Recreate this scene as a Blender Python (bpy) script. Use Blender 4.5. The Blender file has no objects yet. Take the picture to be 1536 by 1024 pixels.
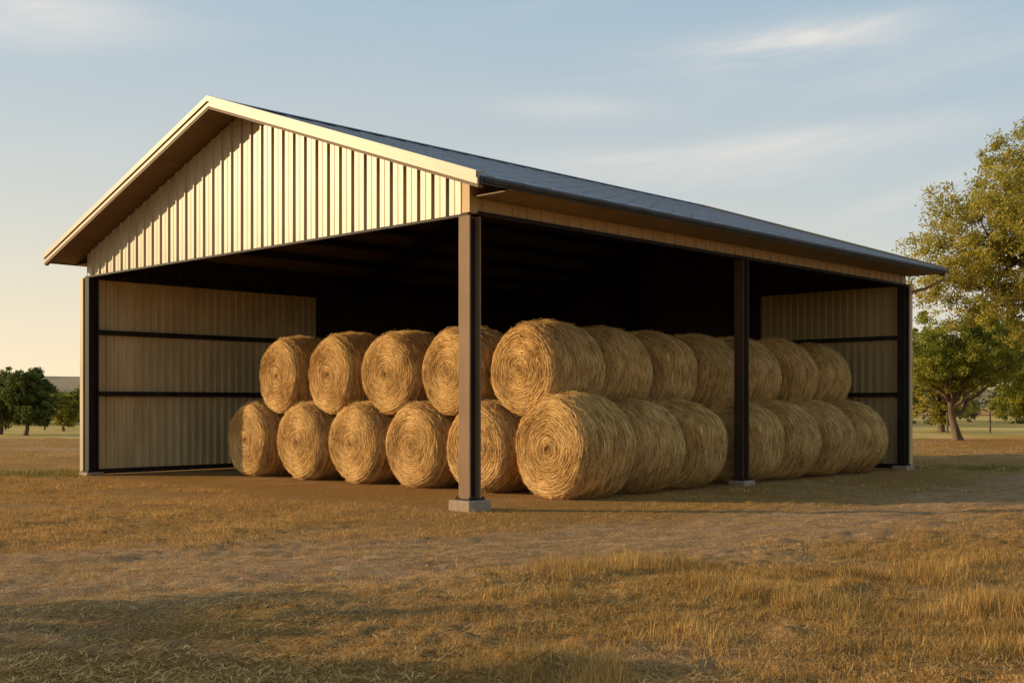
import bpy, math, random
import numpy as np
from mathutils import Vector, noise as mnoise
scene=bpy.context.scene
scene.view_settings.view_transform='Standard'
scene.view_settings.look='None'
scene.view_settings.exposure=0
COL=scene.collection
S,C=.722,.692
CAMX,CAMY,CAMZ=-11.95,-12.33,1.6
def cf(lat,dep): return (CAMX+C*lat+S*dep, CAMY-S*lat+C*dep)
PHI=math.radians(50); EL=math.radians(14.0)
SUNH=(-math.cos(PHI),math.sin(PHI))

# ---------------------------------------------------------------- materials
def newmat(name):
    m=bpy.data.materials.new(name); m.use_nodes=True
    nt=m.node_tree; b=nt.nodes['Principled BSDF']
    return m,nt,b
def N(nt,t,**kw):
    n=nt.nodes.new(t)
    for k,v in kw.items(): setattr(n,k,v)
    return n
def MT(nt,op,a,b_=None,c_=None,clamp=False):
    m=N(nt,'ShaderNodeMath',operation=op); m.use_clamp=clamp
    for i,q in enumerate((a,b_,c_)):
        if q is None: continue
        if isinstance(q,(int,float)): m.inputs[i].default_value=q
        else: nt.links.new(q,m.inputs[i])
    return m.outputs[0]
def ramp(nt,stops):
    r=nt.nodes.new('ShaderNodeValToRGB')
    e=r.color_ramp.elements
    e[0].position=stops[0][0]; e[0].color=(*stops[0][1],1)
    e[1].position=stops[-1][0]; e[1].color=(*stops[-1][1],1)
    for p,c in stops[1:-1]:
        k=e.new(p); k.color=(*c,1)
    return r
def noisy(name,c1,c2,scale=3,rough=.6,metal=0,bump=.0,bscale=40,stretch=(1,1,1),spec=.5):
    m,nt,b=newmat(name)
    tc=N(nt,'ShaderNodeTexCoord'); mp=N(nt,'ShaderNodeMapping'); mp.inputs['Scale'].default_value=stretch
    nt.links.new(tc.outputs['Object'],mp.inputs['Vector'])
    n=N(nt,'ShaderNodeTexNoise'); n.inputs['Scale'].default_value=scale; n.inputs['Detail'].default_value=6
    nt.links.new(mp.outputs[0],n.inputs['Vector'])
    r=ramp(nt,[(.3,c1),(.7,c2)])
    nt.links.new(n.outputs['Fac'],r.inputs['Fac']); nt.links.new(r.outputs['Color'],b.inputs['Base Color'])
    b.inputs['Roughness'].default_value=rough; b.inputs['Metallic'].default_value=metal
    b.inputs['Specular IOR Level'].default_value=spec
    if bump>0:
        n2=N(nt,'ShaderNodeTexNoise'); n2.inputs['Scale'].default_value=bscale; n2.inputs['Detail'].default_value=5
        nt.links.new(mp.outputs[0],n2.inputs['Vector'])
        bp=N(nt,'ShaderNodeBump'); bp.inputs['Strength'].default_value=bump; bp.inputs['Distance'].default_value=.02
        nt.links.new(n2.outputs['Fac'],bp.inputs['Height']); nt.links.new(bp.outputs[0],b.inputs['Normal'])
    return m
M_clad=noisy('tan_cladding',(.38,.29,.17),(.50,.39,.24),2.2,.42,0,.10,6,(1,1,.3))
M_cladin=noisy('interior_cladding',(.46,.345,.175),(.64,.49,.26),2.4,.5,0,.12,8,(1,1,.25))
M_cladend=noisy('end_cladding',(.34,.25,.12),(.44,.33,.165),1.3,.6,0,.08,8,(1,1,.3))  # darker copy of the side wall sheet, dimmer light put into its colour
M_cladshade=noisy('painted_shade_cladding',(.035,.026,.017),(.06,.043,.028),1.3,.8,0,.08,8,(1,1,.3),.1)  # wall cladding with deep interior shade painted into the colour
M_header=noisy('header_cladding',(.48,.32,.15),(.58,.40,.2),2,.6,0,.1,10,(1,1,.3))
M_trim=noisy('cream_trim',(.30,.215,.12),(.38,.275,.16),2,.45,0,.03,5)
M_steel=noisy('dark_steel',(.014,.010,.009),(.026,.019,.016),4,.6,0,.05,30,(1,1,1),.2)
M_post=noisy('brown_post_steel',(.20,.12,.07),(.27,.17,.10),3,.6,0,.06,25,(1,1,.3),.12)
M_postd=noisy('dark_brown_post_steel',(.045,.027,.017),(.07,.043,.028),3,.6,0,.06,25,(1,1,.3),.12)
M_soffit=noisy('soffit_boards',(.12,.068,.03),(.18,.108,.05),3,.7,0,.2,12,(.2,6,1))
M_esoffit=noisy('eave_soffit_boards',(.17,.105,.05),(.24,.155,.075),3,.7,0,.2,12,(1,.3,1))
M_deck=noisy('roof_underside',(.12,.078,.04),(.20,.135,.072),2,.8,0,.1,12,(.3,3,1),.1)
M_gutter=noisy('grey_gutter',(.04,.04,.045),(.07,.07,.075),3,.45,.3,.02,10)
M_conc=noisy('concrete',(.25,.175,.115),(.36,.265,.18),9,.9,0,.6,40)
M_bark=noisy('bark',(.08,.055,.035),(.20,.14,.09),7,.95,0,.9,14,(1,1,.25),.1)
M_fence=noisy('weathered_wood',(.10,.075,.05),(.2,.15,.1),8,.9,0,.3,20,(1,1,.2),.2)
M_hill=noisy('hill_scrub',(.22,.17,.10),(.42,.31,.19),.03,1,0,0,1,(1,1,1),0)
M_meadow=noisy('meadow_grass',(.36,.27,.085),(.62,.42,.16),.18,1,0,0,1,(1,1,1),0)

M_roof,nt,b=newmat('roof_metal')
tc=N(nt,'ShaderNodeTexCoord'); mp=N(nt,'ShaderNodeMapping'); mp.inputs['Scale'].default_value=(.12,1.5,1.5)
nt.links.new(tc.outputs['Object'],mp.inputs['Vector'])
n=N(nt,'ShaderNodeTexNoise'); n.inputs['Scale'].default_value=1.2; n.inputs['Detail'].default_value=5
nt.links.new(mp.outputs[0],n.inputs['Vector'])
r=ramp(nt,[(.3,(.27,.28,.30)),(.7,(.34,.35,.375))]); nt.links.new(n.outputs['Fac'],r.inputs['Fac'])
nt.links.new(r.outputs['Color'],b.inputs['Base Color']); b.inputs['Metallic'].default_value=.1
b.inputs['Roughness'].default_value=.6; b.inputs['Specular IOR Level'].default_value=.3

def attrmat(name,stops,rough=.85,transl=0,nscale=3,spec=.2,amp=.5):
    m,nt,b=newmat(name)
    a=N(nt,'ShaderNodeAttribute'); a.attribute_name='shade'
    n=N(nt,'ShaderNodeTexNoise'); n.inputs['Scale'].default_value=nscale; n.inputs['Detail'].default_value=4
    geo=N(nt,'ShaderNodeNewGeometry'); nt.links.new(geo.outputs['Position'],n.inputs['Vector'])
    ad=N(nt,'ShaderNodeMath',operation='MULTIPLY_ADD'); ad.inputs[1].default_value=amp
    nt.links.new(n.outputs['Fac'],ad.inputs[0]); nt.links.new(a.outputs['Fac'],ad.inputs[2])
    sb=N(nt,'ShaderNodeMath',operation='SUBTRACT'); sb.inputs[1].default_value=amp/2; nt.links.new(ad.outputs[0],sb.inputs[0])
    r=ramp(nt,stops); nt.links.new(sb.outputs[0],r.inputs['Fac']); nt.links.new(r.outputs['Color'],b.inputs['Base Color'])
    b.inputs['Roughness'].default_value=rough; b.inputs['Specular IOR Level'].default_value=spec
    if transl>0:
        t=N(nt,'ShaderNodeBsdfTranslucent'); nt.links.new(r.outputs['Color'],t.inputs['Color'])
        mx=N(nt,'ShaderNodeMixShader'); mx.inputs[0].default_value=transl
        nt.links.new(b.outputs[0],mx.inputs[1]); nt.links.new(t.outputs[0],mx.inputs[2])
        nt.links.new(mx.outputs[0],nt.nodes['Material Output'].inputs['Surface'])
    return m
M_hay=attrmat('hay',[(0,(.11,.05,.014)),(.33,(.40,.21,.06)),(.6,(.72,.43,.14)),(1,(.98,.70,.31))],.85,0,3.5,amp=.6)
M_grass=attrmat('dry_grass',[(0,(.20,.10,.028)),(.4,(.50,.275,.08)),(.75,(.74,.44,.14)),(1,(.9,.6,.24))],.85,.25,.6,amp=.8)
M_grassr=attrmat('rough_dry_grass',[(0,(.13,.07,.018)),(.4,(.35,.20,.052)),(.75,(.58,.35,.105)),(1,(.80,.53,.2))],.85,.25,1.1,amp=.9)
M_grassg=attrmat('green_grass',[(0,(.06,.07,.015)),(.5,(.19,.17,.035)),(1,(.38,.29,.07))],.85,.25,.6)
M_leafA=attrmat('leaf_olive',[(0,(.09,.09,.012)),(.5,(.31,.275,.04)),(1,(.56,.46,.085))],.6,.5,.5,spec=.2)
M_leafB=attrmat('leaf_green',[(0,(.05,.075,.010)),(.5,(.20,.225,.028)),(1,(.40,.38,.055))],.6,.5,.5,spec=.2)
M_leafD=attrmat('leaf_dark',[(0,(.03,.045,.010)),(.5,(.10,.125,.025)),(1,(.22,.23,.045))],.6,.4,.5,spec=.2)
M_leafC=attrmat('leaf_far',[(0,(.06,.075,.022)),(.5,(.14,.155,.045)),(1,(.26,.245,.08))],.7,.25,.3,spec=.1)

# ---------------------------------------------------------------- helpers
WL={}
def add(name,verts,faces,mat,parent=None,smooth=False,shade=None,bevel=0,origin=None):
    v=np.asarray(verts,dtype=np.float64).reshape(-1,3)
    if origin is None:
        mn=v.min(0); mx=v.max(0); origin=((mn[0]+mx[0])/2,(mn[1]+mx[1])/2,mn[2])
    o=np.array(origin,float)
    me=bpy.data.meshes.new(name); vv=v-o
    if isinstance(faces,np.ndarray):
        k=faces.shape[1]; nf=len(faces)
        me.vertices.add(len(vv)); me.vertices.foreach_set('co',vv.astype(np.float32).ravel())
        me.loops.add(nf*k); me.loops.foreach_set('vertex_index',faces.astype(np.int32).ravel())
        me.polygons.add(nf); me.polygons.foreach_set('loop_start',(np.arange(nf)*k).astype(np.int32))
        me.polygons.foreach_set('loop_total',np.full(nf,k,np.int32))
        me.update(calc_edges=True); me.validate()
    else:
        me.from_pydata(vv.tolist(),[],faces); me.update()
    if shade is not None:
        a=me.attributes.new('shade','FLOAT','POINT'); a.data.foreach_set('value',np.asarray(shade,np.float32))
    me.materials.append(mat)
    if smooth: me.polygons.foreach_set('use_smooth',np.ones(len(me.polygons),bool))
    ob=bpy.data.objects.new(name,me); COL.objects.link(ob)
    WL[ob.name]=o
    if parent is not None:
        ob.parent=parent; ob.location=o-WL[parent.name]
    else: ob.location=o
    if bevel>0:
        bm=ob.modifiers.new('bevel','BEVEL'); bm.width=bevel; bm.segments=2; bm.limit_method='ANGLE'
    return ob
def empty(name,loc,label,cat,group=None):
    e=bpy.data.objects.new(name,None); COL.objects.link(e); e.location=loc; e.empty_display_size=.5
    e['label']=label; e['category']=cat
    if group: e['group']=group
    WL[e.name]=np.array(loc,float); return e
class G:
    def __init__(s): s.v=[]; s.f=[]
    def box(s,x0,x1,y0,y1,z0,z1):
        b=len(s.v)
        s.v+=[(x0,y0,z0),(x1,y0,z0),(x1,y1,z0),(x0,y1,z0),(x0,y0,z1),(x1,y0,z1),(x1,y1,z1),(x0,y1,z1)]
        s.f+=[[b+i for i in q] for q in [(0,3,2,1),(4,5,6,7),(0,1,5,4),(1,2,6,5),(2,3,7,6),(3,0,4,7)]]
        return s
    def extr(s,prof,a,bb,axis='x'):
        k=len(prof); b=len(s.v)
        for t in (a,bb):
            for p in prof: s.v.append((t,p[0],p[1]) if axis=='x' else (p[0],p[1],t))
        for i in range(k):
            j=(i+1)%k; s.f.append([b+i,b+j,b+k+j,b+k+i])
        s.f.append([b+i for i in range(k)][::-1]); s.f.append([b+k+i for i in range(k)])
        return s
def ribbon_profile(a,b,pitch,rw,ramp_,depth,minor=True):
    pts=[(a,0)]; t=a+pitch*.5
    while t+rw/2+ramp_<b:
        m=t-pitch*.5
        if minor and m-a>.05:
            pts+=[(m-.022,0),(m-.012,depth*.18),(m+.012,depth*.18),(m+.022,0)]
        pts+=[(t-rw/2-ramp_,0),(t-rw/2,depth),(t+rw/2,depth),(t+rw/2+ramp_,0)]
        t+=pitch
    pts.append((b,0)); return pts

# ---------------------------------------------------------------- barn
W,L=12.3,14.7
XM=7.45
YR,ZR,SL=6.1,7.15,.335
Y0,Y1,X0,X1=-.90,12.92,-.68,14.88
def rz(y): return ZR-SL*abs(y-YR)
barn=empty('open_hay_barn',(0,0,0),'tan metal hay barn with open front and side, grey gabled roof','barn')
def sheet_y(xp,sign,bot,top,pitch,depth,y0,y1,rw=.05,minor=True):
    pr=ribbon_profile(y0,y1,pitch,rw,.01,depth,minor)
    v=[];f=[]
    for i,(y,d) in enumerate(pr):
        v+=[(xp+sign*d,y,bot),(xp+sign*d,y,top(y))]
    for i in range(len(pr)-1): f.append([2*i,2*i+2,2*i+3,2*i+1])
    return v,f
v,f=sheet_y(-.012,-1,4.45,lambda y:rz(y)-.13,.33,.036,0.0,W,.03)
add('gable_wall',v,f,M_clad,barn)
YS=4.1
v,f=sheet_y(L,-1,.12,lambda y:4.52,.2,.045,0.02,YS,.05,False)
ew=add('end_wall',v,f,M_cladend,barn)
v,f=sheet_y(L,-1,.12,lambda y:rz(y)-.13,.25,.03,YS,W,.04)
add('painted_shade_cladding',v,f,M_cladshade,ew)  # dark colour stands in for shade at the back of the barn
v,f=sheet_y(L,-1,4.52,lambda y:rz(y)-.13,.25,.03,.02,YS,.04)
add('painted_shade_cladding',v,f,M_cladshade,ew)
v,f=sheet_y(L+.05,1,.12,lambda y:rz(y)-.13,.33,.045,0.0,W)
add('cladding',v,f,M_clad,ew)
def sheet_x(yp,sign,bot,top,pitch,depth,x0,x1,rw=.05):
    pr=ribbon_profile(x0,x1,pitch,rw,.012,depth,False); v=[];f=[]
    for (x,d) in pr: v+=[(x,yp+sign*d,bot),(x,yp+sign*d,top)]
    for i in range(len(pr)-1): f.append([2*i,2*i+2,2*i+3,2*i+1])
    return v,f
XC=6.3
v,f=sheet_x(W,-1,.12,4.45,.2,.065,.14,XC,.045)
lw=add('side_wall',v,f,M_cladin,barn)
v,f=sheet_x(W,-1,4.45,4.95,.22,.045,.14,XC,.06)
add('painted_shade_cladding',v,f,M_cladshade,lw)  # shade under the roof painted into the upper wall sheet
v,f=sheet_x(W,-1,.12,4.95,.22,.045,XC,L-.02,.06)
add('painted_shade_cladding',v,f,M_cladshade,lw)  # light falloff past the column, put into the sheet colour
v,f=sheet_x(W+.05,1,.12,4.95,.33,.045,0.0,L)
add('cladding',v,f,M_clad,lw)
v,f=sheet_x(-.012,-1,4.50,4.99,.33,.03,.11,L)
add('eave_header',v,f,M_header,barn)
g=G().box(-.065,-.016,-.03,W+.03,4.405,4.448); add('drip_trim',g.v,g.f,M_steel,barn,bevel=.006)
g=G().box(-.07,.1,-.07,.1,4.452,4.93); add('corner_trim',g.v,g.f,M_header,barn,bevel=.008)
g=G().box(.12,L,-.05,.0,4.44,4.497); add('drip_trim',g.v,g.f,M_steel,barn,bevel=.006)
def post(x,y,h,s=.2,mat=M_post,foot=(.30,.30,.16)):
    a=s/2; t=.028; wv=.012
    pr=[(-a,-a),(-a+t,-a),(-a+t,-wv),(a-t,-wv),(a-t,-a),(a,-a),(a,a),(a-t,a),(a-t,wv),(-a+t,wv),(-a+t,a),(-a,a)]
    g=G().extr([(x+p,y+q) for p,q in pr],.05,h,'z')
    p=add('post',g.v,g.f,mat,barn)
    bmod=p.modifiers.new('bevel','BEVEL'); bmod.width=.005; bmod.segments=2; bmod.limit_method='ANGLE'
    if mat is M_post:
        # added dark plate, painting shade into the recess on the unlit side
        g=G().box(x-a+t+.002,x+a-t-.002,y-wv-.006,y-wv-.002,.2,h-.02); add('shade_plate',g.v,g.f,M_steel,p)
    fx,fy,fz=foot
    g=G().box(x-fx,x+fx,y-fy,y+fy,-.1,fz)
    add('footing',g.v,g.f,M_conc,p,bevel=.025)
    g=G().box(x-a-.04,x+a+.04,y-a-.04,y+a+.04,fz+.002,fz+.022)
    for sx in(-1,1):
        for sy in(-1,1):
            g.box(x+sx*(a+.02)-.012,x+sx*(a+.02)+.012,y+sy*(a+.02)-.012,y+sy*(a+.02)+.012,fz+.023,fz+.05)
    add('base_plate',g.v,g.f,M_steel,p)
    return p
post(0,0,4.40,.24,foot=(.23,.23,.16))
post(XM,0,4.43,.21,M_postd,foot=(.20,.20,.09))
post(L-.1,0,4.43,.20,M_steel,foot=(.2,.2,.1))
post(0.02,W-.12,4.40,.24,M_steel,foot=(.2,.2,.07))
g=G().box(-.13,-.10,W-.02,W+.13,.08,4.40).box(-.10,.14,W+.002,W+.04,.08,4.40); add('corner_flashing',g.v,g.f,M_clad,barn,bevel=.004)
g=G().box(L+.01,L+.14,-.13,-.04,.1,4.49).box(L-.001,L+.045,-.04,.02,.1,4.49); add('corner_flashing',g.v,g.f,M_header,barn,bevel=.004)
for (x,y) in [(XC,W-.17),(L-.16,W-.17),(L-.13,4.1),(L-.13,8.2)]:
    g=G().box(x-.1,x+.1,y-.1,y+.1,0,4.80 if y>10 else 5.9); add('column',g.v,g.f,M_steel,barn,bevel=.01)
for z in (1.82,3.2):
    g=G()
    g.box(.14,XC-.11,W-.165,W-.07,z-.055,z+.055).box(XC+.11,L-.27,W-.165,W-.07,z-.055,z+.055)
    add('girt',g.v,g.f,M_steel,barn,bevel=.006)
    g=G().box(L-.14,L-.05,.1,3.99,z-.05,z+.05).box(L-.14,L-.05,4.21,8.09,z-.05,z+.05).box(L-.14,L-.05,8.31,W-.28,z-.05,z+.05)
    add('girt',g.v,g.f,M_steel,barn,bevel=.006)
g=G().box(.14,XC-.11,W-.13,W-.07,.02,.13).box(XC+.11,L-.27,W-.13,W-.07,.02,.13); add('base_rail',g.v,g.f,M_steel,barn)
g=G().box(L-.115,L-.05,.1,3.99,.02,.13).box(L-.115,L-.05,4.21,8.09,.02,.13); add('base_rail',g.v,g.f,M_steel,barn)
g=G().box(.14,XC-.11,W-.165,W-.07,4.38,4.5); add('girt',g.v,g.f,M_steel,barn)
g=G().box(L-.16,L-.05,.1,3.99,4.45,4.58); add('girt',g.v,g.f,M_steel,barn)
for x in (.13,XM,L-.2):
    g=G()
    for side in (-1,1):
        def P(y,dz): return (y,rz(y)-dz)
        ye=.14 if side<0 else W-.12
        d0=.32
        g.extr([P(ye,d0),P(YR,d0),P(YR,d0+.26),P(ye,d0+.38)],x-.02,x+.02)
        g.extr([P(ye,d0+.38),P(YR,d0+.26),P(YR,d0+.285),P(ye,d0+.405)],x-.09,x+.09)
        g.extr([P(ye,d0-.025),P(YR,d0-.025),P(YR,d0),P(ye,d0)],x-.09,x+.09)
    add('rafter',g.v,g.f,M_steel,barn)
for side in (-1,1):
    for k in range(7):
        y=YR+side*(.45+k*.93)
        if y<.1 or y>W-.1: continue
        z=rz(y)-.12
        g=G().box(.03,L-.02,y-.035,y+.035,z-.175,z-.01)
        add('purlin',g.v,g.f,M_steel,barn)
roof=bpy.data.objects.new('roof',None); COL.objects.link(roof); roof.parent=barn; WL['roof']=np.array([0,0,4.7]); roof.location=(0,0,4.7)
def slope(ye,name):
    n=16; prof=[]
    d=(ye-YR)/n
    for i in range(n):
        ya=YR+d*i; yb=YR+d*(i+1)
        prof.append((ya,rz(ya))); prof.append((yb,rz(yb)+.007))
    low=[(ye,rz(ye)-.03),(YR,ZR-.03)]
    g=G().extr(prof+low,X0,X1)
    x=X0+.3
    while x<X1-.1:
        g.extr([(YR+d*.3,rz(YR+d*.3)+.004),(YR+d*.3,rz(YR+d*.3)+.020),(ye,rz(ye)+.022),(ye,rz(ye)+.004)],x-.009,x+.009)
        x+=.61
    return add(name,g.v,g.f,M_roof,roof)
slope(Y0,'roof_sheet'); slope(Y1,'roof_sheet')
g=G().extr([(YR-.2,rz(YR-.2)+.045),(YR,ZR+.05),(YR+.2,rz(YR+.2)+.045),(YR+.2,rz(YR+.2)+.035),(YR,ZR+.038),(YR-.2,rz(YR-.2)+.035)],X0-.02,X1+.02); add('ridge_cap',g.v,g.f,M_roof,roof)
for ye,s in((Y0,1),(Y1,-1)):
    e=ye+s*.03
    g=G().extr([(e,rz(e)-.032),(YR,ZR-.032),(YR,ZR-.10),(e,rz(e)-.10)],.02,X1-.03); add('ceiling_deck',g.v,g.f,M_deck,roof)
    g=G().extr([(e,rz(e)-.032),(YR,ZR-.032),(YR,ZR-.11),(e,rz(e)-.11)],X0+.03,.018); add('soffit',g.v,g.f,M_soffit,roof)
for xa,xb in ((X0-.045,X0-.003),(X1+.003,X1+.045)):
    for ye in (Y0,Y1):
        g=G().extr([(ye,rz(ye)+.02),(YR,ZR+.02),(YR,ZR-.135),(ye,rz(ye)-.135)],xa,xb)
        fa=add('rake_fascia',g.v,g.f,M_trim,roof,bevel=.004)
        xa2,xb2=(xa-.03,xb+.10) if xa<0 else (xa-.10,xb+.03)
        g=G().extr([(ye,rz(ye)+.055),(YR,ZR+.057),(YR,ZR+.024),(ye,rz(ye)+.022)],xa2,xb2)
        g.extr([(ye,rz(ye)+.0215),(YR,ZR+.0235),(YR,ZR-.045),(ye,rz(ye)-.045)],(xa2 if xa<0 else xb2-.012),(xa2+.012 if xa<0 else xb2))
        add('rake_cap',g.v,g.f,M_trim,fa)
        xa3,xb3=(xa+.01,xb+.05) if xa<0 else (xa-.05,xb-.01)
        g=G().extr([(ye,rz(ye)-.137),(YR,ZR-.137),(YR,ZR-.18),(ye,rz(ye)-.18)],xa3,xb3)
        add('rake_lip',g.v,g.f,M_soffit,fa)
for ye,s in((Y0,-1),(Y1,1)):
    z=rz(ye)
    g=G().box(X0+.0,X1-.0,min(ye,ye+s*.03),max(ye,ye+s*.03),z-.125,z-.012)
    add('eave_fascia',g.v,g.f,M_gutter,roof,bevel=.004)
    y=ye+s*.032
    pr=[(y,z-.03),(y,z-.10),(y+s*.05,z-.10),(y+s*.07,z-.06),(y+s*.07,z-.03),(y+s*.062,z-.03),(y+s*.062,z-.06),(y+s*.046,z-.092),(y+s*.008,z-.092),(y+s*.008,z-.03)]
    g=G().extr(pr,X0+.05,X1-.02); gu=add('gutter',g.v,g.f,M_gutter,roof)
    g=G().box(.0,X1-.05,min(ye+.01*-s,-.04 if s<0 else W+.1),max(ye-.01*s,-.04 if s<0 else W+.1),z-.122,z-.105)
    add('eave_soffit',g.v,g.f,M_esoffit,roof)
def tube(pts,rad,ns=8):
    pts=[Vector(p) for p in pts]; v=[];f=[]
    prev=None
    for i,p in enumerate(pts):
        t=(pts[min(i+1,len(pts)-1)]-pts[max(i-1,0)])
        if t.length<1e-6: t=Vector((0,0,1))
        t.normalize()
        a=t.orthogonal().normalized() if prev is None else (prev-t*prev.dot(t)).normalized()
        prev=a; bb=t.cross(a)
        for k in range(ns):
            an=2*math.pi*k/ns
            v.append(tuple(p+(a*math.cos(an)+bb*math.sin(an))*rad[i]))
    for i in range(len(pts)-1):
        for k in range(ns):
            f.append([i*ns+k,i*ns+(k+1)%ns,(i+1)*ns+(k+1)%ns,(i+1)*ns+k])
    f.append(list(range(ns))[::-1]); f.append([(len(pts)-1)*ns+k for k in range(ns)])
    return v,f
v,f=tube([(X1-.06,Y0-.05,4.70),(X1-.06,Y0-.05,4.56),(X1-.06,-.45,4.36),(X1-.06,-.12,4.30)],[.04]*4,10)
add('downspout',v,f,M_header,roof)

# ---------------------------------------------------------------- hay bales
R=.86; BL=1.25; CR=.16
def bale_mesh(seed):
    rng=np.random.default_rng(seed); rnd=random.Random(seed)
    ns=112; prof=[]
    bul=.06; RP=.052
    for r in np.arange(.02,R-bul-CR,.02): prof.append((r,-BL/2,0))
    for a in np.linspace(0,math.pi/2,9): prof.append((R-bul-CR+CR*math.sin(a),-BL/2+CR-CR*math.cos(a),1))
    for x in np.linspace(-BL/2+CR+.04,BL/2-CR-.04,20): prof.append((R-bul*(abs(x)/(BL/2-CR))**2.2,x,2))
    for a in np.linspace(0,math.pi/2,9)[::-1]: prof.append((R-bul-CR+CR*math.sin(a),BL/2-CR+CR*math.cos(a),1))
    for r in np.arange(.02,R-bul-CR,.02)[::-1]: prof.append((r,BL/2,3))
    v=[];sh=[];f=[]
    off=Vector((seed*13.7,seed*5.1,0))
    lump=[(rnd.uniform(-1,1)*.016,rnd.randint(2,5),rnd.uniform(0,6.28)) for _ in range(4)]
    def lumpf(th): return sum(a*math.sin(k*th+p) for a,k,p in lump)
    for (r,x,k) in prof:
        for j in range(ns):
            th=2*math.pi*j/ns
            rr=r*(1+lumpf(th)); xx=x
            y0=rr*math.cos(th); z0=rr*math.sin(th)
            if k in(0,3):
                n1=mnoise.noise(Vector((y0*5,z0*5,x))+off)
                ph=r/RP-th/(2*math.pi)+n1*.8
                d=.008*math.sin(2*math.pi*ph)+.035*mnoise.noise(Vector((y0*2.2,z0*2.2,x*3))+off)+.022*n1 - .045*math.exp(-(r/.07)**2)
                d+= .02*(1-(r/R)**2)
                xx=x+(-1 if k==0 else 1)*d
                s=.26+.18*math.sin(2*math.pi*ph)+.3*n1
            else:
                n1=mnoise.noise(Vector((y0*2,z0*2,x*14))+off); n2=mnoise.noise(Vector((y0*2.5,z0*2.5,x*2.5))+off)
                d=.018*n1+.045*n2
                q=1+d/max(r,.1); y0*=q; z0*=q
                s=(.34 if k==2 else .20)+.5*n1
            if z0<-R+.06: z0=-R+.06+ (z0+R-.06)*.15
            v.append((xx,y0,z0)); sh.append(s-.05)
    m=len(prof)
    for i in range(m-1):
        for j in range(ns):
            f.append((i*ns+j,i*ns+(j+1)%ns,(i+1)*ns+(j+1)%ns,(i+1)*ns+j))
    tris=[]
    c0=len(v); v+= [(-BL/2,0,0)]; sh.append(.1)
    c1=len(v); v+= [(BL/2,0,0)]; sh.append(.1)
    for j in range(ns):
        tris.append((c0,(j+1)%ns,j)); tris.append((c1,(m-1)*ns+j,(m-1)*ns+(j+1)%ns))
    V=[np.array(v)]; SH=[np.array(sh)]
    base=len(v); K=4
    def surf(xabs):
        core=R-bul*np.clip(xabs/(BL/2-CR),0,1)**2.2
        e=np.clip(xabs-(BL/2-CR),0,CR)
        return np.where(xabs>BL/2-CR, R-bul-CR+np.sqrt(np.maximum(CR**2-e**2,0)), core)
    ja,jb=rng.uniform(0,6.28,2)
    def strands(n,end):
        u=rng.random(n)
        l=rng.uniform(.07,.30,n); s=np.linspace(-.5,.5,K)[None,:]*l[:,None]
        dev=rng.normal(0,.17,n)
        stray=rng.random(n)<.13; dev=np.where(stray,rng.normal(0,.9,n),dev)
        curve=rng.normal(0,.5,n)
        w=rng.uniform(.0009,.0028,n)
        th0=rng.uniform(0,2*np.pi,n)
        lump_=lambda th: sum(a*np.sin(k*th+p) for a,k,p in lump)
        wa=w[:,None]; tilt=rng.normal(0,.6,n)[:,None]
        fray=(rng.random(n)<.09)*rng.uniform(.0,.055,n)
        sv=np.clip(rng.normal(.57,.25,n),.02,1)
        if end!=0:
            r0=np.sqrt(u)*(R-.05)+.01
            ph=r0/RP-th0/(2*np.pi)+.5*np.sin(3*th0+r0*9+ja)*.6
            sv=np.clip(sv+.12*np.sin(2*np.pi*ph)+.10*np.sin(2*th0+r0*6+jb)-.25*np.exp(-(r0/.09)**2),.02,1)
            th=th0[:,None]+s/np.maximum(r0,.10)[:,None]
            r=r0[:,None]+dev[:,None]*s+curve[:,None]*s**2*.5
            r=np.clip(r,.0,R+.008)
            lift=.008+rng.random(n)[:,None]*.024 - (s/l[:,None])**2*rng.uniform(0,.035,n)[:,None]+ .02*(1-(r/R)**2)+.009*np.sin(2*np.pi*ph)[:,None]+fray[:,None]*(s/l[:,None]+.5)
            rl=r*(1+lump_(th))
            e=np.clip(r-(R-bul-CR),0,CR); lift=lift-(CR-np.sqrt(np.maximum(CR**2-e**2,0)))
            X=end*(BL/2+lift)
            def P(o):
                rr=rl+o*wa*np.cos(tilt); return np.stack([X+end*o*wa*np.sin(tilt),rr*np.cos(th),rr*np.sin(th)],-1)
        else:
            x0=(u-.5)*(BL-.02)
            th=th0[:,None]+s/R
            xx=x0[:,None]+dev[:,None]*s+curve[:,None]*s**2*.4
            xx=np.clip(xx,-BL/2-.005,BL/2+.005)
            rl=surf(np.abs(xx))*(1+lump_(th))+.008+rng.random(n)[:,None]*.026-(s/l[:,None])**2*rng.uniform(0,.03,n)[:,None]+fray[:,None]*(s/l[:,None]+.5)
            def P(o):
                rr=rl+o*wa*np.sin(tilt); return np.stack([xx+o*wa*np.cos(tilt),rr*np.cos(th),rr*np.sin(th)],-1)
        A=P(-1);B=P(1)
        for Q in (A,B):
            low=Q[...,2]<-R+.055; Q[...,2]=np.where(low,-R+.055+(Q[...,2]+R-.055)*.2,Q[...,2])
        VV=np.stack([A,B],2).reshape(-1,3)
        nb=np.arange(n)[:,None]*(K*2)+np.arange(K-1)[None,:]*2
        F=np.stack([nb,nb+1,nb+3,nb+2],-1).reshape(-1,4)
        return VV,F,np.repeat(sv,K*2)
    FF=[]
    for n_,e in ((18000,-1),(3500,1),(16000,0)):
        VV,F,sv=strands(n_,e); FF.append(F+base); base+=len(VV); V.append(VV); SH.append(sv)
    V=np.concatenate(V); SH=np.concatenate(SH)
    Fq=np.concatenate([np.array(f)]+FF)
    me=bpy.data.meshes.new('hay_bale')
    nq=len(Fq); nt_=len(tris)
    me.vertices.add(len(V)); me.vertices.foreach_set('co',V.astype(np.float32).ravel())
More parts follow.
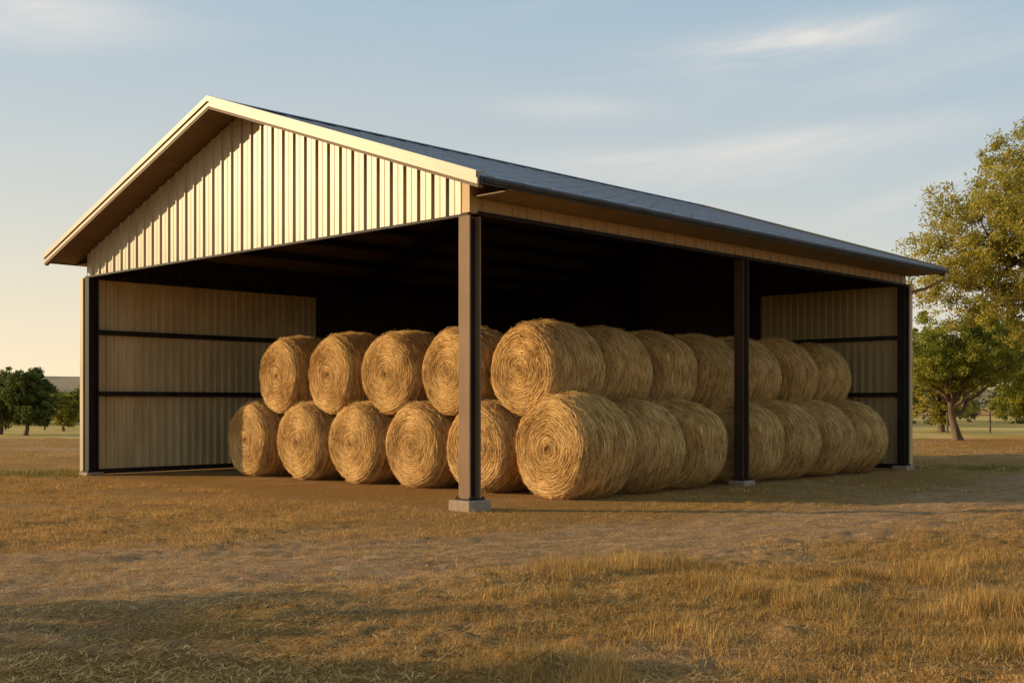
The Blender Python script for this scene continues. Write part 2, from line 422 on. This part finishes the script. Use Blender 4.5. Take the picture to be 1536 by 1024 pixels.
    me.loops.add(nq*4+nt_*3)
    me.loops.foreach_set('vertex_index',np.concatenate([Fq.ravel(),np.array(tris).ravel()]).astype(np.int32))
    me.polygons.add(nq+nt_)
    me.polygons.foreach_set('loop_start',np.concatenate([np.arange(nq)*4,nq*4+np.arange(nt_)*3]).astype(np.int32))
    me.polygons.foreach_set('loop_total',np.concatenate([np.full(nq,4),np.full(nt_,3)]).astype(np.int32))
    me.update(calc_edges=True); me.validate()
    a=me.attributes.new('shade','FLOAT','POINT'); a.data.foreach_set('value',SH.astype(np.float32))
    me.polygons.foreach_set('use_smooth',np.ones(nq+nt_,bool))
    me.materials.append(M_hay)
    return me
BM=[bale_mesh(s) for s in (1,2,3,4)]
rb=random.Random(5); bi=0
def bale(x0,y,z,label,far=False,sc=None):
    global bi
    o=bpy.data.objects.new('hay_bale',BM[(bi*3+bi//4)%4]); bi+=1
    COL.objects.link(o)
    j=.05 if far else .02
    o.location=(x0+BL/2+rb.uniform(-.02,.02),y+rb.uniform(-j,j),z)
    o.rotation_euler=(0,0,math.radians(rb.uniform(-4,4) if far else rb.uniform(-1.5,1.5)))
    s=rb.uniform(.955,1.0) if far else rb.uniform(.985,1.0)
    sl=1.0
    if sc: s=sc; sl=1.08; o.location.z=z+(sc-1)*R; o.location.x+=.03
    o.scale=(sl,s,s)
    o['label']=label; o['category']='hay bale'; o['group']='round hay bales stacked in the barn'
LB='round golden hay bale standing on the dirt floor'
LU='round golden hay bale stacked on the lower bales'
zl=R-.065; PY=1.73
xs0=[2.30,2.38,2.36,2.32,2.28,2.18]
bale(xs0[0],.45,zl,LB,sc=1.05)
for i in range(1,6): bale(xs0[i],.58+PY*i+(.10 if i==5 else 0),zl,LB)
for x in (3.98,5.42,7.66,9.08,10.55,12.06): bale(x,.58,zl,LB,True)
zu=zl+math.sqrt((2*R-.09)**2-(PY/2)**2)
xs1=[2.66,2.53,2.46,2.43,2.38]
for i in range(5): bale(xs1[i],.58+PY*(i+.5)-(.06 if i==0 else 0),zu,LU,sc=1.01 if i==0 else None)
for x in (4.26,5.76,7.3,8.85,10.42,12.1): bale(x,.56+PY*.5,zu,LU,True)
for x in (3.9,5.4,6.9,8.4,9.9,11.75): bale(x,.60+PY,zl,LB)

# ---------------------------------------------------------------- ground
def lad(x,y): return C*(x-CAMX)-S*(y-CAMY), S*(x-CAMX)+C*(y-CAMY)
def trackq(x,y):
    a,d=lad(x,y)
    return (d-12.6-.62*a-.03*a*a)/1.2
def gh(x,y):
    dx=max(-1.5-x,0,x-16); dy=max(-1.5-y,0,y-14); d=math.hypot(dx,dy)
    dc=math.hypot(x-CAMX,y-CAMY)
    fade=max(0,min(1,(60-dc)/25))
    if fade<=0: return 0.0
    k=min(d/4,1)*fade
    h=k*(.07*mnoise.noise(Vector((x*.22,y*.22,3)))+.045*mnoise.noise(Vector((x*.9,y*.9,7))))
    q=trackq(x,y)+.18*mnoise.noise(Vector((x*.5,y*.5,5)))
    rd=1-.5*math.exp(-(q/1.4)**4)
    h+=min(d/1.5,1)*fade*rd*(.034*mnoise.noise(Vector((x*2.6,y*2.6,1)))+.030*mnoise.noise(Vector((x*6,y*6,1)))+.020*mnoise.noise(Vector((x*14,y*14,1))))
    h-=k*.028*(math.exp(-((q-.85)/.22)**2)+math.exp(-((q+.85)/.22)**2))
    return h
def warp(n,near,far):
    t=np.linspace(-1,1,n); k=math.asinh(far/near*6)
    return near/6*np.sinh(t*k)
ax=warp(801,12,2500)
cx,cy=cf(0,10)
gv=[(cx+xx,cy+yy,gh(cx+xx,cy+yy)) for yy in ax for xx in ax]
n_=len(ax); idx=np.arange(n_*n_).reshape(n_,n_)
gf=np.stack([idx[:-1,:-1],idx[:-1,1:],idx[1:,1:],idx[1:,:-1]],-1).reshape(-1,4)
M_ground,nt,b=newmat('dry_ground')
geo=N(nt,'ShaderNodeNewGeometry')
def nz(sc,det=6,rough=.6,vec=None,dist=0):
    n=N(nt,'ShaderNodeTexNoise'); n.inputs['Scale'].default_value=sc; n.inputs['Detail'].default_value=det; n.inputs['Roughness'].default_value=rough; n.inputs['Distortion'].default_value=dist
    nt.links.new(vec or geo.outputs['Position'],n.inputs['Vector']); return n
nA=nz(.28,5,.6); nB=nz(3.5,8,.75); nC=nz(26,6,.75); nD=nz(60,5,.8); nE=nz(.9,6,.65)
sx=N(nt,'ShaderNodeSeparateXYZ'); nt.links.new(geo.outputs['Position'],sx.inputs[0])
PX=MT(nt,'SUBTRACT',sx.outputs[0],CAMX); PYn=MT(nt,'SUBTRACT',sx.outputs[1],CAMY)
LA=MT(nt,'SUBTRACT',MT(nt,'MULTIPLY',PX,C),MT(nt,'MULTIPLY',PYn,S))
DE=MT(nt,'ADD',MT(nt,'MULTIPLY',PX,S),MT(nt,'MULTIPLY',PYn,C))
Q=MT(nt,'DIVIDE',MT(nt,'SUBTRACT',MT(nt,'SUBTRACT',MT(nt,'SUBTRACT',DE,12.6),MT(nt,'MULTIPLY',LA,.62)),MT(nt,'MULTIPLY',MT(nt,'MULTIPLY',LA,LA),.03)),1.2)
cbt=N(nt,'ShaderNodeCombineXYZ'); nt.links.new(MT(nt,'MULTIPLY',LA,.5),cbt.inputs[0]); nt.links.new(MT(nt,'MULTIPLY',Q,3.2),cbt.inputs[1])
nS=nz(1.6,7,.65,cbt.outputs[0])
dirt=ramp(nt,[(.33,(.34,.185,.085)),(.5,(.66,.40,.20)),(.66,(.88,.60,.33))])
nt.links.new(MT(nt,'ADD',MT(nt,'MULTIPLY',nB.outputs['Fac'],.6),MT(nt,'MULTIPLY',nS.outputs['Fac'],.4)),dirt.inputs['Fac'])
straw=ramp(nt,[(.3,(.20,.10,.028)),(.5,(.54,.29,.085)),(.72,(.86,.54,.2))])
nt.links.new(nC.outputs['Fac'],straw.inputs['Fac'])
road=MT(nt,'SUBTRACT',1.0,MT(nt,'DIVIDE',MT(nt,'ABSOLUTE',Q),2.6),clamp=True)
msk=MT(nt,'SUBTRACT',MT(nt,'ADD',MT(nt,'ADD',nA.outputs['Fac'],MT(nt,'MULTIPLY',nE.outputs['Fac'],.45)),MT(nt,'MULTIPLY',nS.outputs['Fac'],.3)),MT(nt,'MULTIPLY',road,.34))
mr=ramp(nt,[(.64,(0,0,0)),(.88,(1,1,1))]); nt.links.new(msk,mr.inputs['Fac'])
mx=N(nt,'ShaderNodeMix',data_type='RGBA'); nt.links.new(mr.outputs['Color'],mx.inputs[0]); nt.links.new(dirt.outputs['Color'],mx.inputs[6]); nt.links.new(straw.outputs['Color'],mx.inputs[7])
mul=N(nt,'ShaderNodeMix',data_type='RGBA',blend_type='MULTIPLY'); mul.inputs[0].default_value=.95
cr=ramp(nt,[(.38,(.30,.235,.175)),(.54,(1,1,1))]); nt.links.new(nD.outputs['Fac'],cr.inputs['Fac'])
nt.links.new(mx.outputs[2],mul.inputs[6]); nt.links.new(cr.outputs['Color'],mul.inputs[7])
nt.links.new(mul.outputs[2],b.inputs['Base Color']); b.inputs['Roughness'].default_value=.95; b.inputs['Specular IOR Level'].default_value=.05
h2=MT(nt,'ADD',MT(nt,'MULTIPLY',nC.outputs['Fac'],.8),MT(nt,'ADD',nB.outputs['Fac'],MT(nt,'MULTIPLY',nS.outputs['Fac'],.4)))
bp=N(nt,'ShaderNodeBump'); bp.inputs['Strength'].default_value=1.0; bp.inputs['Distance'].default_value=.10
nt.links.new(h2,bp.inputs['Height']); nt.links.new(bp.outputs[0],b.inputs['Normal'])
gr=add('ground',gv,gf,M_ground,smooth=True,origin=(0,0,0)); gr['kind']='structure'

v=[(*cf(a,d),.004) for a,d in [(-90,52),(-8,52),(-8,140),(-90,140)]]
v2=[(*cf(a,d),.004) for a,d in [(15,52),(110,52),(110,140),(15,140)]]
o=add('meadow',v+v2,[[0,1,2,3],[4,5,6,7]],M_meadow); o['kind']='structure'
hv=[];nh=60
for j in range(8):
    for i in range(nh):
        a=-420+840*i/(nh-1); dd=430+j*30
        t=math.sin(math.pi*j/7)
        h=t*(8+8*max(0,-(a+60)/200)*(1 if a<-60 else 0)+5*mnoise.noise(Vector((a*.012,j*.2,0)))+1.5*mnoise.noise(Vector((a*.06,j,0))))-.5
        hv.append((*cf(a,dd),max(h,-.5)))
hf=[[j*nh+i,j*nh+i+1,(j+1)*nh+i+1,(j+1)*nh+i] for j in range(7) for i in range(nh-1)]
o=add('hills',hv,hf,M_hill,smooth=True); o['kind']='structure'

# ---------------------------------------------------------------- grass
def blades(name,pts,hmin,hmax,wd,mat,seed,shade_mu=.55,lean=.6):
    rng=np.random.default_rng(seed); n=len(pts); p=np.asarray(pts)
    h=rng.uniform(hmin,hmax,n)*p[:,3]; az=rng.uniform(0,2*np.pi,n); le=rng.normal(0,lean,n)
    la=rng.uniform(0,2*np.pi,n); w=wd*rng.uniform(.6,1.3,n)
    wx=np.cos(az)*w; wy=np.sin(az)*w
    b0=p[:,:3].copy(); b0[:,2]-=.005
    a=b0+np.stack([wx,wy,0*w],-1); c=b0-np.stack([wx,wy,0*w],-1)
    mid=b0+np.stack([np.cos(la)*le*h*.35,np.sin(la)*le*h*.35,h*.6],-1)
    tip=b0+np.stack([np.cos(la)*le*h,np.sin(la)*le*h,h*rng.uniform(.6,1,n)],-1)
    m1=mid+np.stack([wx,wy,0*w],-1)*.7
    V=np.stack([a,c,mid,m1,tip],1).reshape(-1,3)
    bs=np.arange(n)[:,None]*5
    F=np.concatenate([bs+np.array([[0,1,2]]),bs+np.array([[0,2,3]]),bs+np.array([[3,2,4]])])
    s=np.repeat(np.clip(rng.normal(shade_mu,.2,n),0,1),5)
    o=add(name,V,F,mat,shade=s,origin=(0,0,0)); o['kind']='stuff'; return o
def nn(x,y,s,o=0): return mnoise.noise(Vector((x*s,y*s,o)))
def sm(a,b,x):
    t=max(0,min(1,(x-a)/(b-a))); return t*t*(3-2*t)
def litter(name,n,mat,seed):
    rg=random.Random(seed); V=[];F=[];sh=[]
    while n>0:
        n-=1
        d=rg.uniform(5.8,22); a=rg.uniform(-.5,.5)*d; x,y=cf(a,d)
        if 2.2<x<15 and .2<y<12.6: continue
        if rg.random()>.55+1.2*nn(x,y,.7,77): continue
        l=rg.uniform(.03,.12); an=rg.uniform(0,math.pi); w=rg.uniform(.0015,.0032)
        ux,uy=math.cos(an)*l/2,math.sin(an)*l/2; px,py=-math.sin(an)*w,math.cos(an)*w
        z=gh(x,y)+.006; t=rg.uniform(-.015,.02)
        b=len(V); V+=[(x-ux-px,y-uy-py,z),(x-ux+px,y-uy+py,z+.001),(x+ux+px,y+uy+py,z+abs(t)),(x+ux-px,y+uy-py,z+abs(t))]
        F.append((b,b+1,b+2,b+3)); s=min(1,max(0,rg.gauss(.66,.24))); sh+=[s]*4
    o=add(name,V,np.array(F),mat,shade=sh,origin=(0,0,0)); o['kind']='stuff'
def scatter(ntuft,latr,depr,per,spread,dens,seed,fan=None):
    rg=random.Random(seed); out=[]
    while ntuft>0:
        ntuft-=1
        d=rg.uniform(*depr)
        if fan: a=rg.uniform(-1,1)*fan*d
        else: a=rg.uniform(*latr)
        x,y=cf(a,d)
        if -.4<x<15 and -.3<y<12.6: continue
        k=dens(a,d,x,y)
        if rg.random()>k: continue
        m=int(per*rg.uniform(.5,1.5)); sc=rg.uniform(.55,1.2)
        z=gh(x,y)
        for _ in range(m):
            out.append((x+rg.gauss(0,spread),y+rg.gauss(0,spread),z,sc))
    return out
def offroad(x,y): return sm(.7,2.2,abs(trackq(x,y))+.9*nn(x,y,.8,30))
litter('straw_litter',80000,M_grass,71)
def densR(a,d,x,y):
    return sm(-1.6,1.6,a+(d-6)*-.10)*sm(12.9,9.8,d+nn(x,y,.5)*1.6)*max(0,min(1,.6+2.0*nn(x,y,.9,4)))*(.25+.75*offroad(x,y))
pr=scatter(24000,(-2,6.5),(5.8,13),14,.04,densR,1)
blades('dry_grass',pr,.025,.095,.0025,M_grassr,11,.48,1.0)
def densR2(a,d,x,y): return sm(-.8,1.8,a)*max(0,min(1,nn(x,y,1.2,21)*3.6-.35))*sm(12,10.3,d)
pr=scatter(5000,(-.5,6),(5.8,12),30,.045,densR2,31)
blades('dry_grass',pr,.08,.24,.0025,M_grassr,32,.6,.6)
def densL(a,d,x,y):
    return sm(.4,-2.5,a+(d-14)*.12)*sm(8.8,11.6,d+nn(x,y,.4)*1.5)*max(0,min(1,.55+2.3*nn(x,y,.8,9)))*(.15+.85*offroad(x,y))
pl=scatter(30000,(-14,1),(8,25),10,.05,densL,2)
blades('dry_grass',pl,.03,.10,.0036,M_grass,12,.50,.9)
def densA(a,d,x,y): return max(0,.42+2.0*nn(x,y,.8,2))*(.4+.6*offroad(x,y))
pa=scatter(34000,None,(5.6,20),9,.04,densA,3,fan=.5)
blades('dry_grass',pa,.012,.06,.0026,M_grass,13,.45,1.2)
def densF(a,d,x,y): return max(0,.4+1.5*nn(x,y,.2,12))
pf=scatter(13000,(-24,26),(20,54),7,.12,densF,4)
blades('dry_grass',pf,.02,.07,.012,M_grass,14,.55)
def densG(a,d,x,y):
    return math.exp(-((a+12)**2/16+(d-25.8)**2/1.4))+math.exp(-((a-11.6)**2/5+(d-28.2)**2/1.0))+.6*math.exp(-((a+9.6)**2/1.5+(d-25.2)**2/.5))
pg=scatter(12000,(-18,16),(22,31),10,.08,densG,6)
blades('green_grass',pg,.05,.13,.008,M_grassg,15,.6)

# ---------------------------------------------------------------- trees
def leaves(centers,rad,per,size,rng,flat=.75,shades=None):
    C_=np.repeat(centers,per,0); R_=np.repeat(rad,per)
    m=len(C_)
    g=rng.normal(0,1,(m,3)); g/=np.linalg.norm(g,axis=1)[:,None]
    rr=rng.random(m)**.6
    pos=C_+g*(rr*R_)[:,None]*np.array([1,1,flat])
    a=rng.normal(0,1,(m,3)); a/=np.linalg.norm(a,axis=1)[:,None]
    b_=rng.normal(0,1,(m,3)); b_=np.cross(a,b_); b_/=np.linalg.norm(b_,axis=1)[:,None]
    s=size*rng.uniform(.55,1.3,m)[:,None]
    V=np.stack([pos-a*s*.5,pos+b_*s*.3,pos+a*s*.5,pos-b_*s*.3],1).reshape(-1,3)
    F=np.arange(m*4).reshape(-1,4)
    base=np.repeat(shades,per)
    sh=np.repeat(np.clip(base+rng.normal(0,.13,m),0,1),4)
    return V,F,sh
def tree(name,label,lat,dep,th,tr,ell,ncl,clr,per,lsize,mat,seed,lean=(0,0),cat='tree',nlimb=7,smu=.55):
    rng=np.random.default_rng(seed); rg=random.Random(seed)
    x,y=cf(lat,dep); e=empty(name,(x,y,0),label,cat)
    cen=[]
    vols=np.array([a[3]*a[4]*a[5] for a in ell]); vols/=vols.sum()
    for _ in range(ncl):
        el=ell[rng.choice(len(ell),p=vols)]
        g=rng.normal(0,1,3); g/=np.linalg.norm(g); r=rng.random()**.42
        la,de,z=el[0]+g[0]*r*el[3],el[1]+g[1]*r*el[4],el[2]+g[2]*r*el[5]
        cen.append((x+C*la+S*de,y-S*la+C*de,z))
    cen=np.array(cen)
    TV=[];TF=[]
    def addt(p,r,ns=8):
        v,f=tube(p,r,ns); b=len(TV); TV.extend(v); TF.extend([[b+i for i in q] for q in f])
    top=Vector((x+lean[0]*C,y-lean[0]*S,th))
    tp=[];trr=[]
    for i in range(9):
        t=i/8
        p=Vector((x,y,-.1)).lerp(top,t); p+=Vector((math.sin(t*5+seed)*.12*tr*4,math.cos(t*4+seed)*.1*tr*4,0))*(t*(1-t)*4)
        tp.append(p); trr.append(tr*(1-.45*t)*(1+.5*max(0,1-t*6)))
    addt(tp,trr,12)
    pick=[cen[rng.integers(len(cen))]]
    for _ in range(nlimb-1):
        dmin=np.min(np.stack([np.linalg.norm(cen-p,axis=1) for p in pick]),0); pick.append(cen[np.argmax(dmin*rng.uniform(.6,1,len(cen)))])
    samp=[]
    for p in pick:
        st=tp[rg.choice([5,6,7,8])]; en=Vector(p)
        mid=st.lerp(en,.5)+Vector((0,0,.12*(en-st).length))
        pts=[];rad=[]
        for i in range(9):
            t=i/8; q=(1-t)**2*st+2*t*(1-t)*mid+t*t*en
            q+=Vector((rg.uniform(-1,1),rg.uniform(-1,1),rg.uniform(-1,1)))*.03*(en-st).length*(t>0)
            pts.append(q); rad.append(tr*.5*(1-t)**1.1+tr*.06); samp.append((q,rad[-1]))
        addt(pts,rad,7)
    sp=np.array([tuple(q) for q,_ in samp])
    for c in cen:
        d=np.linalg.norm(sp-c,axis=1)+ (sp[:,2]>c[2])*.6; k=int(np.argmin(d)); st=samp[k][0]; r0=min(samp[k][1]*.6,tr*.2)
        en=Vector(c); mid=st.lerp(en,.5)+Vector((rg.uniform(-.1,.1),rg.uniform(-.1,.1),.1*(en-st).length))
        pts=[(1-t)**2*st+2*t*(1-t)*mid+t*t*en for t in (0,.3,.6,1)]
        addt(pts,[r0,r0*.7,r0*.45,r0*.2],5)
    add('trunk',TV,TF,M_bark,e,smooth=True)
    rad=clr*rng.uniform(.6,1.25,len(cen))
    sub=[];srad=[]
    for c,r in zip(cen,rad):
        for _ in range(5):
            g=rng.normal(0,1,3); g/=np.linalg.norm(g); sub.append(c+g*r*.85*np.array([1,1,.75])); srad.append(r*rng.uniform(.35,.7))
    sub=np.array(sub);srad=np.array(srad)
    shd=np.clip(rng.normal(smu,.14,len(sub)),0,1)
    V,F,sh=leaves(sub,srad,per//5,lsize,rng,shades=shd)
    add('crown',V,F,mat,e,shade=sh)
    return e
tree('tree','large olive green tree with an airy spreading crown',20.9,42,5.0,.40,
     [(0,0,7.9,5.2,4.2,3.9),(-2.9,0,9.0,2.4,2.2,1.6),(-4.0,0,6.6,2.3,2,2.1),(-.4,0,10.6,2.8,3,1.7),(-2.4,0,5.0,3.6,3,1.1)],280,.85,540,.105,M_leafA,21,nlimb=12,smu=.66)
tree('tree','low spreading green tree with a forked trunk in dry grass',19.5,50,1.7,.2,
     [(-.8,0,4.0,2.4,2.0,1.6),(1.9,0,3.7,2.4,2,1.6),(.3,.3,5.1,2.3,2,1.0),(-1.5,0,2.9,1,1,.7)],105,.66,460,.11,M_leafB,22,lean=(-.35,0),nlimb=9,smu=.68)
tree('tree','bushy green tree beside the pasture',24.6,54,1.4,.2,[(0,0,3.4,3.2,2.4,2.6)],110,.7,420,.13,M_leafB,23,smu=.68)
tree('tree','bushy olive tree beside the pasture',24.0,64,1.6,.2,[(0,0,3.4,3.0,2.4,2.6)],90,.7,400,.15,M_leafA,28,smu=.6)
tree('tree','rounded dark green tree at the pasture edge',-24.2,57,.8,.13,[(0,0,2.15,1.2,1.3,1.25),(.5,0,1.4,1.1,1.2,.9)],110,.38,400,.11,M_leafD,24,smu=.55)
tree('tree','rounded dark green tree at the pasture edge',-26.4,59,.8,.14,[(0,0,2.0,1.7,1.4,1.35)],110,.44,400,.11,M_leafD,25,smu=.55)
tree('tree','small light green tree at the pasture edge',-25.9,66,.5,.09,[(0,0,1.25,1.0,1.0,.9)],50,.34,340,.12,M_leafA,26,smu=.5)
tree('tree','small light green tree at the pasture edge',-26.6,72,.6,.1,[(0,0,1.5,1.6,1.2,1.0)],60,.4,340,.14,M_leafB,27,smu=.45)
tree('tree','leafy olive tree shading the near yard',-16.0,9.4,1.6,.16,[(0,0,2.6,2.0,1.3,1.0)],24,.42,280,.12,M_leafA,31)
tree('tree','leafy olive tree shading the near yard',-15.8,7.2,1.7,.2,[(0,0,2.8,2.5,1.5,1.3)],44,.5,300,.13,M_leafA,32)
rng=np.random.default_rng(44); cc=[];rr_=[];ss=[]
for _ in range(800):
    a=rng.uniform(-80,95); d=rng.uniform(82,100)
    hmax=1.7+1.0*abs(nn(a,0,.08)) if a<15 else 4.0+3*nn(a,0,.09,3)
    z=rng.random()**.9*max(hmax,1.2); X,Y=cf(a,d); cc.append((X,Y,z)); rr_.append(rng.uniform(.7,1.3)); ss.append(np.clip(rng.normal(.5,.15),0,1))
V,F,sh=leaves(np.array(cc),np.array(rr_),150,.32,rng,shades=np.array(ss))
o=add('distant_woods',V,F,M_leafC,shade=sh); o['kind']='stuff'
def fence(lat0,lat1,dep,label):
    x0,y0=cf((lat0+lat1)/2,dep); e=empty('wire_fence',(x0,y0,0),label,'fence')
    rg=random.Random(int(dep)); n=int((lat1-lat0)/2.2)
    for i in range(n+1):
        a=lat0+(lat1-lat0)*i/n; x,y=cf(a,dep); h=1.15+rg.uniform(-.06,.08)
        v,f=tube([(x,y,-.1),(x+rg.uniform(-.03,.03),y,h*.5),(x+rg.uniform(-.05,.05),y,h)],[.06,.055,.05],7)
        add('fence_post',v,f,M_fence,e)
    for z in (.35,.65,.98):
        v,f=tube([(*cf(lat0,dep-.07),z),(*cf((lat0+lat1)/2,dep-.07),z-.01),(*cf(lat1,dep-.07),z)],[.012]*3,5); add('fence_wire',v,f,M_steel,e)
fence(19,42,62,'old wire fence with weathered wooden posts by the pasture')
fence(-40,-14,69,'old wire fence with weathered wooden posts by the pasture')

# ---------------------------------------------------------------- world & sun
w=bpy.data.worlds.new('World'); scene.world=w; w.use_nodes=True
nt=w.node_tree; bg=nt.nodes['Background']
sky=N(nt,'ShaderNodeTexSky'); sky.sky_type='NISHITA'; sky.sun_disc=False
sky.sun_elevation=EL; sky.sun_rotation=math.atan2(SUNH[0],SUNH[1])
sky.air_density=1.0; sky.dust_density=1.2; sky.ozone_density=1.0
bg.inputs['Strength'].default_value=.15
tc=N(nt,'ShaderNodeTexCoord')
def dot(vec):
    d=N(nt,'ShaderNodeVectorMath',operation='DOT_PRODUCT'); d.inputs[1].default_value=vec
    nt.links.new(tc.outputs['Generated'],d.inputs[0]); return d.outputs['Value']
lat=dot((C,-S,0)); dep=dot((S,C,0)); zz=dot((0,0,1))
def M(*a,**k): return MT(nt,*a,**k)
cb=N(nt,'ShaderNodeCombineXYZ'); nt.links.new(M('MULTIPLY',lat,3.0),cb.inputs[0]); nt.links.new(M('MULTIPLY',dep,3.0),cb.inputs[1])
nt.links.new(M('ADD',M('MULTIPLY',zz,17),M('MULTIPLY',lat,-1.4)),cb.inputs[2])
n1=N(nt,'ShaderNodeTexNoise'); n1.inputs['Scale'].default_value=1.3; n1.inputs['Detail'].default_value=9; n1.inputs['Roughness'].default_value=.62; n1.inputs['Distortion'].default_value=.5
nt.links.new(cb.outputs[0],n1.inputs['Vector'])
tot=None
def blob(l0,z0,sl,sz,k,amp):
    dl=M('SUBTRACT',lat,l0); dz=M('SUBTRACT',M('SUBTRACT',zz,z0),M('MULTIPLY',dl,k))
    q=M('ADD',M('POWER',M('ABSOLUTE',M('DIVIDE',dl,sl)),2.0),M('POWER',M('ABSOLUTE',M('DIVIDE',dz,sz)),2.0))
    return M('MULTIPLY',M('POWER',2.718,M('MULTIPLY',q,-1.0)),amp)
for args in [(.235,.295,.09,.013,.06,1.4),(.30,.275,.12,.02,.05,.5),(.33,.17,.05,.008,.28,1.1),(.06,.245,.06,.010,-.03,.7),(.12,.20,.12,.016,-.02,.6),(-.38,.30,.09,.025,.1,.8),(.26,.215,.11,.013,.05,.7)]:
    bl=blob(*args); tot=bl if tot is None else M('ADD',tot,bl)
front=M('MULTIPLY',M('GREATER_THAN',dep,0.0),tot)
wisp=M('MULTIPLY',front,M('MULTIPLY',M('SUBTRACT',n1.outputs['Fac'],.30),3.2,clamp=True))
gen=M('MULTIPLY',M('MULTIPLY',M('SUBTRACT',n1.outputs['Fac'],.48),1.3,clamp=True),M('MULTIPLY',zz,.9,clamp=True))
cl=M('ADD',wisp,gen,clamp=True)
hz=M('POWER',M('SUBTRACT',1.0,M('ABSOLUTE',zz),clamp=True),5.0)
side=M('ADD',M('MULTIPLY',lat,-.5),.88,clamp=True)
hzf=M('MULTIPLY',hz,side,clamp=True)
m0=N(nt,'ShaderNodeMix',data_type='RGBA'); m0.inputs[0].default_value=.72; nt.links.new(sky.outputs[0],m0.inputs[6]); m0.inputs[7].default_value=(2.4,3.65,4.75,1)
m1=N(nt,'ShaderNodeMix',data_type='RGBA'); nt.links.new(hzf,m1.inputs[0]); nt.links.new(m0.outputs[2],m1.inputs[6]); m1.inputs[7].default_value=(7.3,5.85,3.75,1)
m2=N(nt,'ShaderNodeMix',data_type='RGBA'); nt.links.new(M('MULTIPLY',cl,.65),m2.inputs[0]); nt.links.new(m1.outputs[2],m2.inputs[6]); m2.inputs[7].default_value=(6.4,5.8,5.1,1)
nt.links.new(m2.outputs[2],bg.inputs['Color'])
sd=bpy.data.lights.new('sun','SUN'); sd.energy=5; sd.angle=math.radians(.6); sd.color=(1,.74,.42)
so=bpy.data.objects.new('sun',sd); COL.objects.link(so)
tr=Vector((-SUNH[0]*math.cos(EL),-SUNH[1]*math.cos(EL),-math.sin(EL)))
so.rotation_euler=tr.to_track_quat('-Z','Y').to_euler(); so.location=(-30,30,20)
# ---------------------------------------------------------------- camera
cd=bpy.data.cameras.new('camera'); cam=bpy.data.objects.new('camera',cd); COL.objects.link(cam)
cam.location=(CAMX,CAMY,CAMZ); cam.rotation_euler=(math.radians(90),0,-math.atan2(S,C))
cd.sensor_width=36; cd.lens=36*1716/1536; cd.shift_y=(605-512)/1536; cd.clip_end=6000; cd.clip_start=.1
scene.camera=cam
